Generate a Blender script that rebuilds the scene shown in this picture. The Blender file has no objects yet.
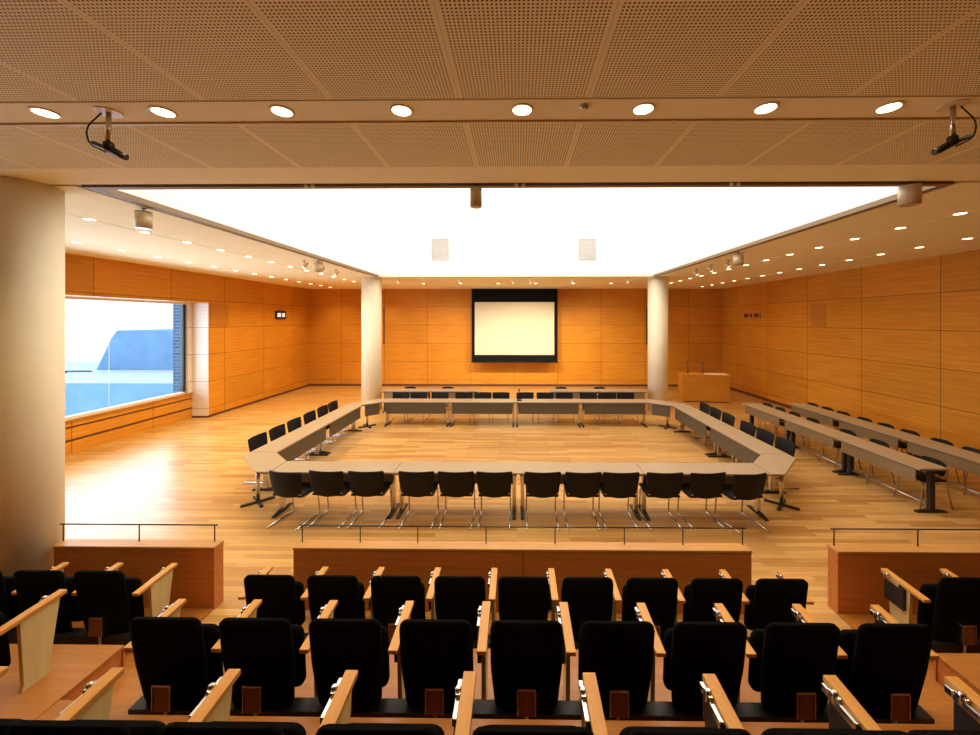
import bpy, bmesh, math
from mathutils import Vector, Matrix

S = bpy.context.scene
COL = S.collection
PI = math.pi
H = 4.41                      # ceiling height
XL, XR, YB, YF = -9.5, 9.27, 17.6, -3.0
WL, WR, WN, WF, WT = -4.5, 4.4, 4.12, 12.6, 8.0     # skylight well

# ------------------------------------------------------------------ materials
def new_mat(name):
    m = bpy.data.materials.new(name); m.use_nodes = True
    nt = m.node_tree
    return m, nt, nt.nodes['Principled BSDF']

def N(nt, typ, **kw):
    n = nt.nodes.new(typ)
    for k, v in kw.items(): setattr(n, k, v)
    return n

def math_node(nt, op, a, b=None, c=None):
    n = N(nt, 'ShaderNodeMath', operation=op)
    for i, v in enumerate((a, b, c)):
        if v is None: continue
        if hasattr(v, 'is_linked'): nt.links.new(v, n.inputs[i])
        else: n.inputs[i].default_value = v
    return n.outputs[0]

def noise(nt, scale_vec, scale=1.0, detail=4, rough=0.55, coord='Object'):
    tc = N(nt, 'ShaderNodeTexCoord'); mp = N(nt, 'ShaderNodeMapping')
    mp.inputs['Scale'].default_value = scale_vec
    nt.links.new(tc.outputs[coord], mp.inputs['Vector'])
    nz = N(nt, 'ShaderNodeTexNoise'); nz.inputs['Scale'].default_value = scale
    nz.inputs['Detail'].default_value = detail; nz.inputs['Roughness'].default_value = rough
    nt.links.new(mp.outputs[0], nz.inputs['Vector'])
    return nz.outputs['Fac']

def ramp(nt, fac, c0, c1, p0=0.3, p1=0.7):
    r = N(nt, 'ShaderNodeValToRGB')
    r.color_ramp.elements[0].position = p0; r.color_ramp.elements[1].position = p1
    r.color_ramp.elements[0].color = (*c0, 1); r.color_ramp.elements[1].color = (*c1, 1)
    nt.links.new(fac, r.inputs[0])
    return r.outputs[0]

def mixc(nt, fac, a, b, blend='MIX'):
    n = N(nt, 'ShaderNodeMix', data_type='RGBA', blend_type=blend)
    for sock, v in ((n.inputs[0], fac), (n.inputs[6], a), (n.inputs[7], b)):
        if hasattr(v, 'is_linked'): nt.links.new(v, sock)
        elif isinstance(v, tuple): sock.default_value = (*v, 1)
        else: sock.default_value = v
    return n.outputs[2]

def bump(nt, bsdf, h, strength=0.2, dist=0.01):
    b = N(nt, 'ShaderNodeBump'); b.inputs['Strength'].default_value = strength
    b.inputs['Distance'].default_value = dist
    nt.links.new(h, b.inputs['Height']); nt.links.new(b.outputs[0], bsdf.inputs['Normal'])

def simple(name, col, rough=0.5, metal=0.0, var=0.12, scale=20, spec=0.5, bmp=0.0):
    m, nt, b = new_mat(name)
    f = noise(nt, (1, 1, 1), scale)
    lo = tuple(c * (1 - var) for c in col); hi = tuple(min(1, c * (1 + var)) for c in col)
    nt.links.new(ramp(nt, f, lo, hi), b.inputs['Base Color'])
    b.inputs['Roughness'].default_value = rough; b.inputs['Metallic'].default_value = metal
    b.inputs['Specular IOR Level'].default_value = spec
    if bmp: bump(nt, b, f, bmp, 0.004)
    return m

def emit(name, col, strength):
    m, nt, b = new_mat(name)
    b.inputs['Base Color'].default_value = (*col, 1)
    b.inputs['Emission Color'].default_value = (*col, 1)
    b.inputs['Emission Strength'].default_value = strength
    return m

def line_mask(nt, coord, pitch, off, width):
    """1 inside a thin joint line repeating every pitch"""
    f = math_node(nt, 'FRACT', math_node(nt, 'DIVIDE', math_node(nt, 'SUBTRACT', coord, off - width / 2), pitch))
    return math_node(nt, 'LESS_THAN', f, width / pitch)

def wood(name, c0, c1, axis='X', rough=0.4, joints=None, spec=0.4, fine=1.0):
    """veneer with its grain along AXIS; JOINTS = (horizontal axis letter, pitch, offset)"""
    m, nt, b = new_mat(name)
    st = {'X': (1.2, 28, 28), 'Y': (28, 1.2, 28), 'Z': (28, 28, 1.2)}[axis]
    f1 = noise(nt, tuple(s * fine for s in st), 1.0, 5, 0.6)
    f2 = noise(nt, (0.9, 0.9, 0.9), 1.0, 2)
    f = math_node(nt, 'ADD', math_node(nt, 'MULTIPLY', f1, 0.75), math_node(nt, 'MULTIPLY', f2, 0.25))
    col = ramp(nt, f, c0, c1, 0.34, 0.66)
    if joints:
        tc = N(nt, 'ShaderNodeTexCoord'); sp = N(nt, 'ShaderNodeSeparateXYZ')
        nt.links.new(tc.outputs['Object'], sp.inputs[0])
        v = line_mask(nt, sp.outputs[joints[0]], joints[1], joints[2], 0.014)
        h = line_mask(nt, sp.outputs['Z'], 0.83, 0.28, 0.014)
        # each panel cut from its own leaf of veneer: slight tone steps
        pu = math_node(nt, 'FLOOR', math_node(nt, 'DIVIDE', math_node(nt, 'SUBTRACT', sp.outputs[joints[0]], joints[2]), joints[1]))
        pv = math_node(nt, 'FLOOR', math_node(nt, 'DIVIDE', math_node(nt, 'SUBTRACT', sp.outputs['Z'], 0.28), 0.83))
        wn = N(nt, 'ShaderNodeTexWhiteNoise', noise_dimensions='2D')
        cb = N(nt, 'ShaderNodeCombineXYZ'); nt.links.new(pu, cb.inputs[0]); nt.links.new(pv, cb.inputs[1])
        nt.links.new(cb.outputs[0], wn.inputs['Vector'])
        tone = ramp(nt, wn.outputs['Value'], (0.92, 0.92, 0.92), (1.05, 1.05, 1.05), 0, 1)
        col = mixc(nt, 1.0, col, tone, 'MULTIPLY')
        # fine horizontal ribbing of the acoustic boards
        rib = line_mask(nt, sp.outputs['Z'], 0.1038, 0.28, 0.008)
        col = mixc(nt, math_node(nt, 'MULTIPLY', rib, 0.35), col, tuple(c * 0.5 for c in c0))
        col = mixc(nt, math_node(nt, 'MAXIMUM', v, h), col, tuple(c * 0.33 for c in c0))
    nt.links.new(col, b.inputs['Base Color'])
    b.inputs['Roughness'].default_value = rough
    b.inputs['Specular IOR Level'].default_value = spec
    return m

M = {}
W0, W1 = (0.52, 0.205, 0.018), (0.69, 0.305, 0.034)
M['wall_back'] = wood('wall_veneer_back', W0, W1, 'X', 0.5, ('X', 1.97, -2.1), 0.25)
M['wall_side'] = wood('wall_veneer_side', W0, W1, 'Y', 0.5, ('Y', 1.95, 8.6), 0.25)
M['panel_wood'] = wood('desk_panel_veneer', (0.42, 0.125, 0.025), (0.54, 0.185, 0.042), 'X', 0.4)
M['lectern_wood'] = wood('lectern_veneer', W0, W1, 'X', 0.5)
M['rail_wood'] = wood('front_panel_cap', (0.42, 0.20, 0.055), (0.52, 0.26, 0.075), 'X', 0.4)
M['arm_wood'] = wood('armrest_wood', (0.50, 0.22, 0.045), (0.62, 0.31, 0.075), 'Y', 0.38)
M['ply'] = wood('plywood_side', (0.50, 0.38, 0.17), (0.60, 0.48, 0.23), 'Z', 0.5)
M['platform_wood'] = wood('platform_boards', (0.30, 0.105, 0.018), (0.40, 0.155, 0.03), 'X', 0.38)
M['box_wood'] = wood('bracket_brown', (0.16, 0.055, 0.018), (0.24, 0.09, 0.03), 'Z', 0.3)
M['access'] = wood('access_panel_veneer', (0.44, 0.165, 0.018), (0.52, 0.21, 0.03), 'Y', 0.55)
M['column'] = simple('column_paint', (0.86, 0.79, 0.60), 0.7, var=0.02, scale=6)
M['lip'] = simple('skylight_edge_channel', (0.22, 0.155, 0.085), 0.6, var=0.03)
M['white'] = simple('white_plaster', (0.86, 0.85, 0.82), 0.75, var=0.02, scale=6)
M['wellwhite'] = simple('skylight_well_white', (0.92, 0.92, 0.92), 0.9, var=0.01, scale=6, spec=0.1)
M['ceil'] = simple('ceiling_paint', (0.88, 0.83, 0.58), 0.8, var=0.02, scale=4, spec=0.2)
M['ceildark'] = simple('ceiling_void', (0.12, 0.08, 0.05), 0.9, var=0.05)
M['black'] = simple('black_fabric', (0.0045, 0.0042, 0.0045), 0.95, var=0.3, scale=300, spec=0.05, bmp=0.1)
M['leather'] = simple('black_leather', (0.010, 0.008, 0.008), 0.6, var=0.25, scale=60, spec=0.2, bmp=0.05)
M['chrome'] = simple('polished_steel', (0.62, 0.60, 0.57), 0.22, 1.0, 0.05)
M['steel'] = simple('satin_steel', (0.50, 0.48, 0.45), 0.4, 1.0, 0.06)
M['darkmetal'] = simple('dark_grey_metal', (0.05, 0.045, 0.042), 0.4, 0.6, 0.1)
M['blackmetal'] = simple('black_metal', (0.015, 0.014, 0.014), 0.45, 0.3, 0.1)
M['laminate'] = simple('table_laminate', (0.37, 0.27, 0.175), 0.35, var=0.03, scale=40)
M['edge'] = simple('table_edge_band', (0.10, 0.06, 0.045), 0.45)
M['modesty'] = simple('modesty_panel_grey', (0.085, 0.063, 0.036), 0.5, var=0.05)
M['beigepanel'] = simple('modesty_panel_beige', (0.22, 0.15, 0.075), 0.5, var=0.05)
M['baseboard'] = simple('dark_baseboard', (0.11, 0.035, 0.018), 0.5)
M['screenwhite'] = simple('projection_cloth', (0.62, 0.60, 0.54), 0.85, var=0.01, spec=0.1)
M['screenblack'] = simple('screen_masking_black', (0.008, 0.008, 0.009), 0.9, spec=0.1)
M['paper'] = simple('white_paper', (0.85, 0.83, 0.78), 0.8, var=0.02)
M['grille'] = simple('grille_grey', (0.55, 0.55, 0.55), 0.7, var=0.03)
M['fixture'] = simple('fixture_beige', (0.74, 0.63, 0.42), 0.45, var=0.04)
M['lens'] = emit('lamp_lens_lit', (1.0, 0.80, 0.50), 9.0)
M['spotlens'] = emit('spot_lens_lit', (1.0, 0.85, 0.6), 5.0)
M['signpanel'] = simple('sign_dark_panel', (0.012, 0.011, 0.011), 0.4)
M['signbrown'] = simple('sign_brown_panel', (0.10, 0.03, 0.012), 0.5)
M['signtan'] = simple('sign_tan_marks', (0.50, 0.22, 0.07), 0.5)
M['signlit'] = emit('sign_white_marks', (0.85, 0.85, 0.95), 0.7)
M['frame'] = simple('window_frame_white', (0.80, 0.80, 0.80), 0.45, var=0.02)
M['framedark'] = simple('window_frame_dark', (0.02, 0.022, 0.028), 0.4)
M['concrete'] = simple('concrete_daylight_tint', (0.17, 0.31, 0.50), 0.85, var=0.10, scale=1.2, spec=0.2)  # grey concrete; the blue cast of daylight is put into its colour
M['paving'] = simple('pale_terrace_paving', (0.50, 0.56, 0.62), 0.6, var=0.08, scale=1.5)
M['extwhite'] = simple('white_outer_wall', (0.85, 0.87, 0.90), 0.85, var=0.03, scale=0.5)
M['reveal'] = wood('window_reveal_pale', (0.74, 0.66, 0.60), (0.80, 0.73, 0.68), 'X', 0.5, ('X', 3.0, 1.0))

def floor_material():
    m, nt, b = new_mat('floor_planks')
    tc = N(nt, 'ShaderNodeTexCoord')
    br = N(nt, 'ShaderNodeTexBrick'); br.offset = 0.37; br.offset_frequency = 2
    br.inputs['Color1'].default_value = (0.40, 0.195, 0.055, 1); br.inputs['Color2'].default_value = (0.64, 0.37, 0.13, 1)
    br.inputs['Mortar'].default_value = (0.30, 0.15, 0.06, 1)
    br.inputs['Scale'].default_value = 1.0; br.inputs['Mortar Size'].default_value = 0.0018
    br.inputs['Brick Width'].default_value = 1.15; br.inputs['Row Height'].default_value = 0.085
    br.inputs['Bias'].default_value = 0.0
    nt.links.new(tc.outputs['Object'], br.inputs['Vector'])
    g = noise(nt, (1.6, 40, 1), 1.0, 5, 0.6)
    gr = ramp(nt, g, (0.80, 0.78, 0.74), (1.06, 1.06, 1.06), 0.3, 0.7)
    nt.links.new(mixc(nt, 1.0, br.outputs['Color'], gr, 'MULTIPLY'), b.inputs['Base Color'])
    b.inputs['Roughness'].default_value = 0.30; b.inputs['Specular IOR Level'].default_value = 0.45
    return m
M['floor'] = floor_material()

def perforated():
    m, nt, b = new_mat('perforated_ceiling_board')
    tc = N(nt, 'ShaderNodeTexCoord'); sp = N(nt, 'ShaderNodeSeparateXYZ')
    nt.links.new(tc.outputs['Object'], sp.inputs[0])
    p = 0.0205
    dist = []
    for ax in ('X', 'Y'):
        f = math_node(nt, 'FRACT', math_node(nt, 'DIVIDE', sp.outputs[ax], p))
        d = math_node(nt, 'SUBTRACT', f, 0.5)
        dist.append(math_node(nt, 'MULTIPLY', d, d))
    r = math_node(nt, 'SQRT', math_node(nt, 'ADD', dist[0], dist[1]))
    hole = math_node(nt, 'LESS_THAN', r, 0.27)
    seam = line_mask(nt, sp.outputs['X'], 0.82, 0.45, 0.045)      # plain margin where boards meet
    hole = math_node(nt, 'MULTIPLY', hole, math_node(nt, 'SUBTRACT', 1.0, seam))
    joint = line_mask(nt, sp.outputs['X'], 0.82, 0.45, 0.006)
    col = mixc(nt, hole, (0.87, 0.82, 0.53), (0.10, 0.07, 0.03))
    col = mixc(nt, joint, col, (0.70, 0.64, 0.42))
    nt.links.new(col, b.inputs['Base Color'])
    b.inputs['Roughness'].default_value = 0.8; b.inputs['Specular IOR Level'].default_value = 0.2
    return m
M['perf'] = perforated()

def brick_material():
    m, nt, b = new_mat('dark_brick_daylight_tint')  # cool daylight tint painted into the brick and mortar colours
    tc = N(nt, 'ShaderNodeTexCoord'); mp = N(nt, 'ShaderNodeMapping')
    mp.inputs['Rotation'].default_value = (PI / 2, 0, 0)
    nt.links.new(tc.outputs['Object'], mp.inputs[0])
    br = N(nt, 'ShaderNodeTexBrick')
    br.inputs['Color1'].default_value = (0.05, 0.08, 0.13, 1); br.inputs['Color2'].default_value = (0.08, 0.12, 0.19, 1)
    br.inputs['Mortar'].default_value = (0.16, 0.24, 0.36, 1); br.inputs['Scale'].default_value = 1
    br.inputs['Brick Width'].default_value = 0.3; br.inputs['Row Height'].default_value = 0.1
    br.inputs['Mortar Size'].default_value = 0.012
    nt.links.new(mp.outputs[0], br.inputs['Vector']); nt.links.new(br.outputs['Color'], b.inputs['Base Color'])
    b.inputs['Roughness'].default_value = 0.8
    return m
M['brick'] = brick_material()

def glass_material():
    m, nt, b = new_mat('window_glass')
    nt.nodes.remove(b)
    out = nt.nodes['Material Output']
    tr = N(nt, 'ShaderNodeBsdfTransparent'); tr.inputs[0].default_value = (0.94, 0.97, 1.0, 1)
    gl = N(nt, 'ShaderNodeBsdfGlossy'); gl.inputs['Roughness'].default_value = 0.02
    mx = N(nt, 'ShaderNodeMixShader'); fr = N(nt, 'ShaderNodeFresnel'); fr.inputs[0].default_value = 1.15
    nt.links.new(fr.outputs[0], mx.inputs[0]); nt.links.new(tr.outputs[0], mx.inputs[1]); nt.links.new(gl.outputs[0], mx.inputs[2])
    nt.links.new(mx.outputs[0], out.inputs['Surface'])
    return m
M['glass'] = glass_material()

# ------------------------------------------------------------------ mesh helpers
def box(bm, x0, x1, y0, y1, z0, z1, bev=0.0, mi=0, mat=None):
    vs = [bm.verts.new((x, y, z)) for x in (x0, x1) for y in (y0, y1) for z in (z0, z1)]
    idx = [(0, 1, 3, 2), (4, 6, 7, 5), (0, 4, 5, 1), (2, 3, 7, 6), (0, 2, 6, 4), (1, 5, 7, 3)]
    fs = [bm.faces.new([vs[i] for i in f]) for f in idx]
    for f in fs: f.material_index = mi
    if mat is not None:
        bmesh.ops.transform(bm, matrix=mat, verts=vs)
    if bev > 0:
        es = list({e for f in fs for e in f.edges})
        r = bmesh.ops.bevel(bm, geom=es, offset=bev, segments=2, affect='EDGES', profile=0.6)
        for f in r['faces']: f.material_index = mi
    return fs

def prism(bm, poly, axis, a0, a1, bev=0.0):
    """polygon extruded along AXIS: 'X' poly=(y,z), 'Y' poly=(x,z), 'Z' poly=(x,y)"""
    def P(p, a):
        return {'X': (a, p[0], p[1]), 'Y': (p[0], a, p[1]), 'Z': (p[0], p[1], a)}[axis]
    n = len(poly)
    A = [bm.verts.new(P(p, a0)) for p in poly]; B = [bm.verts.new(P(p, a1)) for p in poly]
    fs = [bm.faces.new(A), bm.faces.new(B[::-1])]
    for i in range(n):
        fs.append(bm.faces.new([A[i], B[i], B[(i + 1) % n], A[(i + 1) % n]]))
    if bev:
        es = list({e for f in fs for e in f.edges})
        bmesh.ops.bevel(bm, geom=es, offset=bev, segments=2, affect='EDGES', profile=0.6)

def fillet(pts, r, n=5):
    pts = [Vector(p) for p in pts]; out = [pts[0]]
    for a, b, c in zip(pts, pts[1:], pts[2:]):
        u, v = (a - b), (c - b)
        k = min(r, u.length * 0.49, v.length * 0.49)
        p0, p1 = b + u.normalized() * k, b + v.normalized() * k
        for i in range(n + 1):
            t = i / n
            out.append(p0 * (1 - t) ** 2 + b * 2 * t * (1 - t) + p1 * t * t)
    out.append(pts[-1])
    return out

def tube(bm, pts, r, seg=8, r2=None):
    pts = [Vector(p) for p in pts]
    rings = []; prev = None
    for i, p in enumerate(pts):
        d = (pts[min(i + 1, len(pts) - 1)] - pts[max(i - 1, 0)]).normalized()
        if prev is None:
            up = Vector((0, 0, 1)) if abs(d.z) < 0.9 else Vector((1, 0, 0))
            n = d.cross(up).normalized()
        else:
            n = (prev - d * prev.dot(d)).normalized()
        prev = n; b = d.cross(n)
        rr = r if r2 is None else r + (r2 - r) * i / (len(pts) - 1)
        rings.append([bm.verts.new(p + (n * math.cos(t) + b * math.sin(t)) * rr) for t in [2 * PI * k / seg for k in range(seg)]])
    for A, B in zip(rings, rings[1:]):
        for k in range(seg):
            bm.faces.new([A[k], A[(k + 1) % seg], B[(k + 1) % seg], B[k]]).smooth = True
    bm.faces.new(rings[0][::-1]); bm.faces.new(rings[-1])

def lathe(bm, prof, c=(0, 0, 0), seg=24, mat=None):
    """closed revolve about z of [(r, z)...]"""
    new = []; rings = []
    for r, z in prof:
        ring = [bm.verts.new((c[0] + r * math.cos(2 * PI * k / seg), c[1] + r * math.sin(2 * PI * k / seg), c[2] + z)) for k in range(seg)]
        rings.append(ring); new += ring
    for A, B in zip(rings, rings[1:]):
        for k in range(seg):
            bm.faces.new([A[k], A[(k + 1) % seg], B[(k + 1) % seg], B[k]]).smooth = True
    bm.faces.new(rings[0][::-1]); bm.faces.new(rings[-1])
    if mat is not None: bmesh.ops.transform(bm, matrix=mat, verts=new)

def ring(bm, prof, c=(0, 0, 0), seg=24):
    """revolve of a closed profile: a ring with a hole"""
    rings = [[bm.verts.new((c[0] + r * math.cos(2 * PI * k / seg), c[1] + r * math.sin(2 * PI * k / seg), c[2] + z)) for k in range(seg)] for r, z in prof]
    for A, B in zip(rings, rings[1:] + rings[:1]):
        for k in range(seg):
            bm.faces.new([A[k], A[(k + 1) % seg], B[(k + 1) % seg], B[k]])

def cushion(bm, hw, z0, z1, y_of, thick, rtop, rbot, nu=14, nv=16, curve=0.0, puff=0.0, taper=lambda v: 1.0):
    """upholstered slab standing in the xz plane: rounded outline, y given by y_of(v) at its front face, THICK deep towards -y"""
    hgt = z1 - z0
    def halfw(v):
        z = v * hgt; w = hw * taper(v)
        if z < rbot: w -= rbot - math.sqrt(max(0, rbot ** 2 - (rbot - z) ** 2))
        if hgt - z < rtop: w -= rtop - math.sqrt(max(0, rtop ** 2 - (rtop - (hgt - z)) ** 2))
        return max(w, 0.01)
    # rows closer together near the rounded ends
    vs = sorted(set([0.5 - 0.5 * math.cos(PI * j / nv) for j in range(nv + 1)]))
    F, B = [], []
    for v in vs:
        w = halfw(v); rf, rb = [], []
        for i in range(nu + 1):
            u = -1 + 2 * i / nu
            edge = (1 - abs(u) ** 6) * (1 - abs(2 * v - 1) ** 8)
            y = y_of(v) + curve * u * u
            t = thick * (0.55 + 0.45 * edge)
            rf.append(bm.verts.new((u * w, y + puff * edge + (t - thick) * 0.5, z0 + v * hgt)))
            rb.append(bm.verts.new((u * w, y - t, z0 + v * hgt)))
        F.append(rf); B.append(rb)
    n = len(vs)
    for j in range(n - 1):
        for i in range(nu):
            bm.faces.new([F[j][i], F[j + 1][i], F[j + 1][i + 1], F[j][i + 1]]).smooth = True
            bm.faces.new([B[j][i], B[j][i + 1], B[j + 1][i + 1], B[j + 1][i]]).smooth = True
        bm.faces.new([F[j][0], B[j][0], B[j + 1][0], F[j + 1][0]]).smooth = True
        bm.faces.new([F[j][nu], F[j + 1][nu], B[j + 1][nu], B[j][nu]]).smooth = True
    for i in range(nu):
        bm.faces.new([F[0][i], F[0][i + 1], B[0][i + 1], B[0][i]])
        bm.faces.new([F[n - 1][i], B[n - 1][i], B[n - 1][i + 1], F[n - 1][i + 1]])

def obj(name, bm, mats, parent=None, loc=None):
    bmesh.ops.recalc_face_normals(bm, faces=bm.faces[:])
    me = bpy.data.meshes.new(name); bm.to_mesh(me); bm.free()
    for m in (mats if isinstance(mats, (list, tuple)) else [mats]): me.materials.append(m)
    o = bpy.data.objects.new(name, me); COL.objects.link(o)
    if parent: o.parent = parent
    if loc: o.location = loc
    return o

def struct(name, bm, mats, parent=None):
    o = obj(name, bm, mats, parent)
    if parent is None: o['kind'] = 'structure'
    return o

def tag(o, label, cat, group=None):
    o['label'] = label; o['category'] = cat
    if group: o['group'] = group
    return o

def thing(name, label, cat, loc=(0, 0, 0), rz=0.0, group=None):
    o = bpy.data.objects.new(name, None); COL.objects.link(o)
    o.empty_display_size = 0.1
    o.location = loc; o.rotation_euler = (0, 0, rz)
    return tag(o, label, cat, group)

def dup(root, loc, rz=0.0, label=None, group=None):
    r = root.copy(); COL.objects.link(r); r.location = loc; r.rotation_euler = (0, 0, rz)
    if label: r['label'] = label
    if group: r['group'] = group
    for ch in list(root.children):
        c = ch.copy(); COL.objects.link(c); c.parent = r
        for g in list(ch.children):
            d = g.copy(); COL.objects.link(d); d.parent = c
    return r

class Maker:
    """first placing moves the original, later ones copy it"""
    def __init__(self, root): self.root, self.used = root, False
    def __call__(self, loc, rz, label, group):
        if not self.used:
            self.used = True; r = self.root
            r.location = loc; r.rotation_euler = (0, 0, rz); r['label'] = label; r['group'] = group
            return r
        return dup(self.root, loc, rz, label, group)

ORD = ['first', 'second', 'third', 'fourth', 'fifth', 'sixth', 'seventh', 'eighth', 'ninth', 'tenth', 'eleventh', 'twelfth', 'thirteenth', 'fourteenth', 'fifteenth', 'sixteenth']
B = bmesh.new

# ------------------------------------------------------------------ room shell
bm = B(); box(bm, -10.3, XR + 0.2, YF - 0.2, YB + 0.2, -0.2, 0.0); struct('floor', bm, M['floor'])
bm = B(); box(bm, XL - 0.8, XR + 0.2, YB, YB + 0.2, 0.0, H + 0.1); struct('wall_back', bm, M['wall_back'])
bm = B(); box(bm, XR, XR + 0.2, YF, YB, 0.0, H + 0.1); struct('wall_right', bm, M['wall_side'])
bm = B(); box(bm, -10.3, XR + 0.2, YF - 0.2, YF, 0.0, H + 0.1); struct('wall_front', bm, M['wall_back'])
WY0, WY1, WZ0, WZ1, WX, HZ = 3.6, 11.63, 0.80, 3.52, -10.0, 3.53
bm = B()
box(bm, XL - 0.5, XL, 11.84, YB, 0.0, H + 0.1)               # wall beyond the window bay
box(bm, XL - 0.5, XL, YF, 11.84, HZ, H + 0.1)                # header over the bay
box(bm, XL - 0.5, XL, YF, 3.0, 0.0, HZ)
struct('wall_left', bm, M['wall_side'])
bm = B()
box(bm, WX - 0.3, WX, 3.0, 11.84, 0.0, WZ0 - 0.06)
struct('wall_window_bay', bm, M['wall_side'])
bm = B(); box(bm, XL - 0.497, XL, 11.825, 11.84, 0.0, HZ); box(bm, WX - 0.09, WX, WY1 + 0.06, 11.825, WZ0 - 0.06, HZ)
struct('wall_bay_reveal', bm, M['reveal'])
bm = B(); box(bm, WX - 0.3, WX + 0.04, 3.0, 11.825, WZ0 - 0.06, WZ0 - 0.02, 0.004); struct('window_sill', bm, M['rail_wood'])
# window
w1 = bpy.data.objects.new('window_1', None); COL.objects.link(w1); w1['kind'] = 'structure'
bm = B()
box(bm, WX - 0.16, WX - 0.06, WY0, WY1, WZ0 - 0.02, WZ0 + 0.03)
box(bm, WX - 0.16, WX - 0.03, WY0, WY1, WZ1 - 0.05, WZ1 + 0.01)
box(bm, WX - 0.16, WX - 0.06, WY0, WY0 + 0.05, WZ0, WZ1)
obj('window_frame', bm, M['frame'], w1)
bm = B(); box(bm, WX - 0.16, WX - 0.08, WY1 - 0.03, WY1 + 0.06, WZ0 - 0.02, WZ1 + 0.01); obj('window_jamb', bm, M['framedark'], w1)
bm = B(); box(bm, WX - 0.115, WX - 0.105, WY0 + 0.05, WY1 - 0.03, WZ0 + 0.03, WZ1 - 0.05); obj('window_pane', bm, M['glass'], w1)
bm = B(); box(bm, WX - 0.112, WX - 0.108, 9.497, 9.503, WZ0 + 0.03, WZ1 - 0.05); obj('window_joint', bm, M['frame'], w1)
# dark shadow-gap strips on the bench wall under the window
for k, zz in enumerate((0.58, 0.29)):
    bm = B(); box(bm, WX, WX + 0.012, 3.0, 11.82, zz, zz + 0.035); struct('trim_%d' % (k + 1), bm, M['baseboard'])
bm = B(); box(bm, XL - 0.4, XR, YB - 0.015, YB, 0.0, 0.09); struct('baseboard_back', bm, M['baseboard'])
bm = B(); box(bm, XR - 0.015, XR, YF, YB - 0.015, 0.0, 0.09); struct('baseboard_right', bm, M['baseboard'])
bm = B(); box(bm, XL, XL + 0.015, 11.84, YB - 0.015, 0.0, 0.07); box(bm, WX, XL + 0.015, 11.81, 11.825, 0, 0.05); struct('baseboard_left', bm, M['baseboard'])

# ceiling: a slab over the whole hall with the skylight opening, boards hung below it with open joints
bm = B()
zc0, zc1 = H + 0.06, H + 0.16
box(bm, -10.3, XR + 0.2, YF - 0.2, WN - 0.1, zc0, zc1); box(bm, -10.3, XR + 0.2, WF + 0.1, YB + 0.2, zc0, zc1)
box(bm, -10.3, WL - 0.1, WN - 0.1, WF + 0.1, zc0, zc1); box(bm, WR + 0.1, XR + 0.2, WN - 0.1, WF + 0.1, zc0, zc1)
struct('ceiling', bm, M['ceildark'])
bm = B()
CP = [(XL, XR, 2.485, 2.735), (XL, XR, 3.56, 3.985),
      (XL, -8.012, 4.035, YB), (-7.988, -5.982, 4.035, YB), (-5.958, WL - 0.16, 4.035, YB),
      (WR + 0.16, 5.848, 4.035, YB), (5.872, 7.778, 4.035, YB), (7.802, XR, 4.035, YB),
      (WL - 0.16, WR + 0.16, WF, YB)]
for x0, x1, y0, y1 in CP: box(bm, x0, x1, y0, y1, H, H + 0.055)
struct('ceiling_panel', bm, M['ceil'])
bm = B()
for x0, x1, y0, y1 in ((WL - 0.10, WR + 0.10, 4.045, WN), (WL - 0.10, WL, WN, WF), (WR, WR + 0.10, WN, WF)): box(bm, x0, x1, y0, y1, H - 0.01, H + 0.055)
struct('ceiling_edge_trim', bm, M['lip'])
bm = B()
box(bm, XL, XR, YF, 2.465, H, H + 0.055); box(bm, XL, XR, 2.775, 3.56, H, H + 0.055)
struct('ceiling_perforated_panel', bm, M['perf'])
bm = B(); box(bm, XL, XR, 2.742, 2.757, H - 0.012, H + 0.05); struct('ceiling_trim', bm, M['fixture'])
bm = B()
box(bm, WL - 0.1, WL, WN - 0.08, WF + 0.1, H + 0.055, WT); box(bm, WR, WR + 0.1, WN - 0.08, WF + 0.1, H + 0.055, WT)
box(bm, WL, WR, WN - 0.1, WN, H + 0.055, WT); box(bm, WL, WR, WF, WF + 0.1, H + 0.055, WT)
box(bm, WL - 0.1, WR + 0.1, WN - 0.1, WF + 0.1, WT, WT + 0.1)
struct('wall_skylight_well', bm, M['wellwhite'])
for nm, (cx, cy, r) in {'column_a': (-4.87, 12.95, 0.32), 'column_b': (4.68, 12.95, 0.32), 'column_c': (-5.17, 4.0, 0.29)}.items():
    bm = B(); lathe(bm, [(r, 0.0), (r, H)], (cx, cy, 0), 48)
    struct('column', bm, M['column'])

# grilles high on the far wall of the skylight well
for k, gx in enumerate((-2.5, 2.27)):
    g = thing('ventilation_grille', ['pale grey square grille high on white skylight wall, the one left of centre', 'pale grey square grille high on white skylight wall, the one right of centre'][k], 'vent', (gx, WF, 5.3), 0, 'skylight wall grilles')
    bm = B(); a, b_ = 0.29, 0.35
    for q in ((-a, a, -b_, -b_ + 0.03), (-a, a, b_ - 0.03, b_), (-a, -a + 0.03, -b_ + 0.03, b_ - 0.03), (a - 0.03, a, -b_ + 0.03, b_ - 0.03)):
        box(bm, q[0], q[1], -0.03, 0, q[2], q[3])
    obj('frame', bm, M['grille'], g)
    bm = B()
    for i in range(16):
        z = -b_ + 0.05 + i * 0.04; box(bm, -a + 0.03, a - 0.03, -0.022, -0.004, z, z + 0.022)
    obj('louvre', bm, M['grille'], g)

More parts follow.
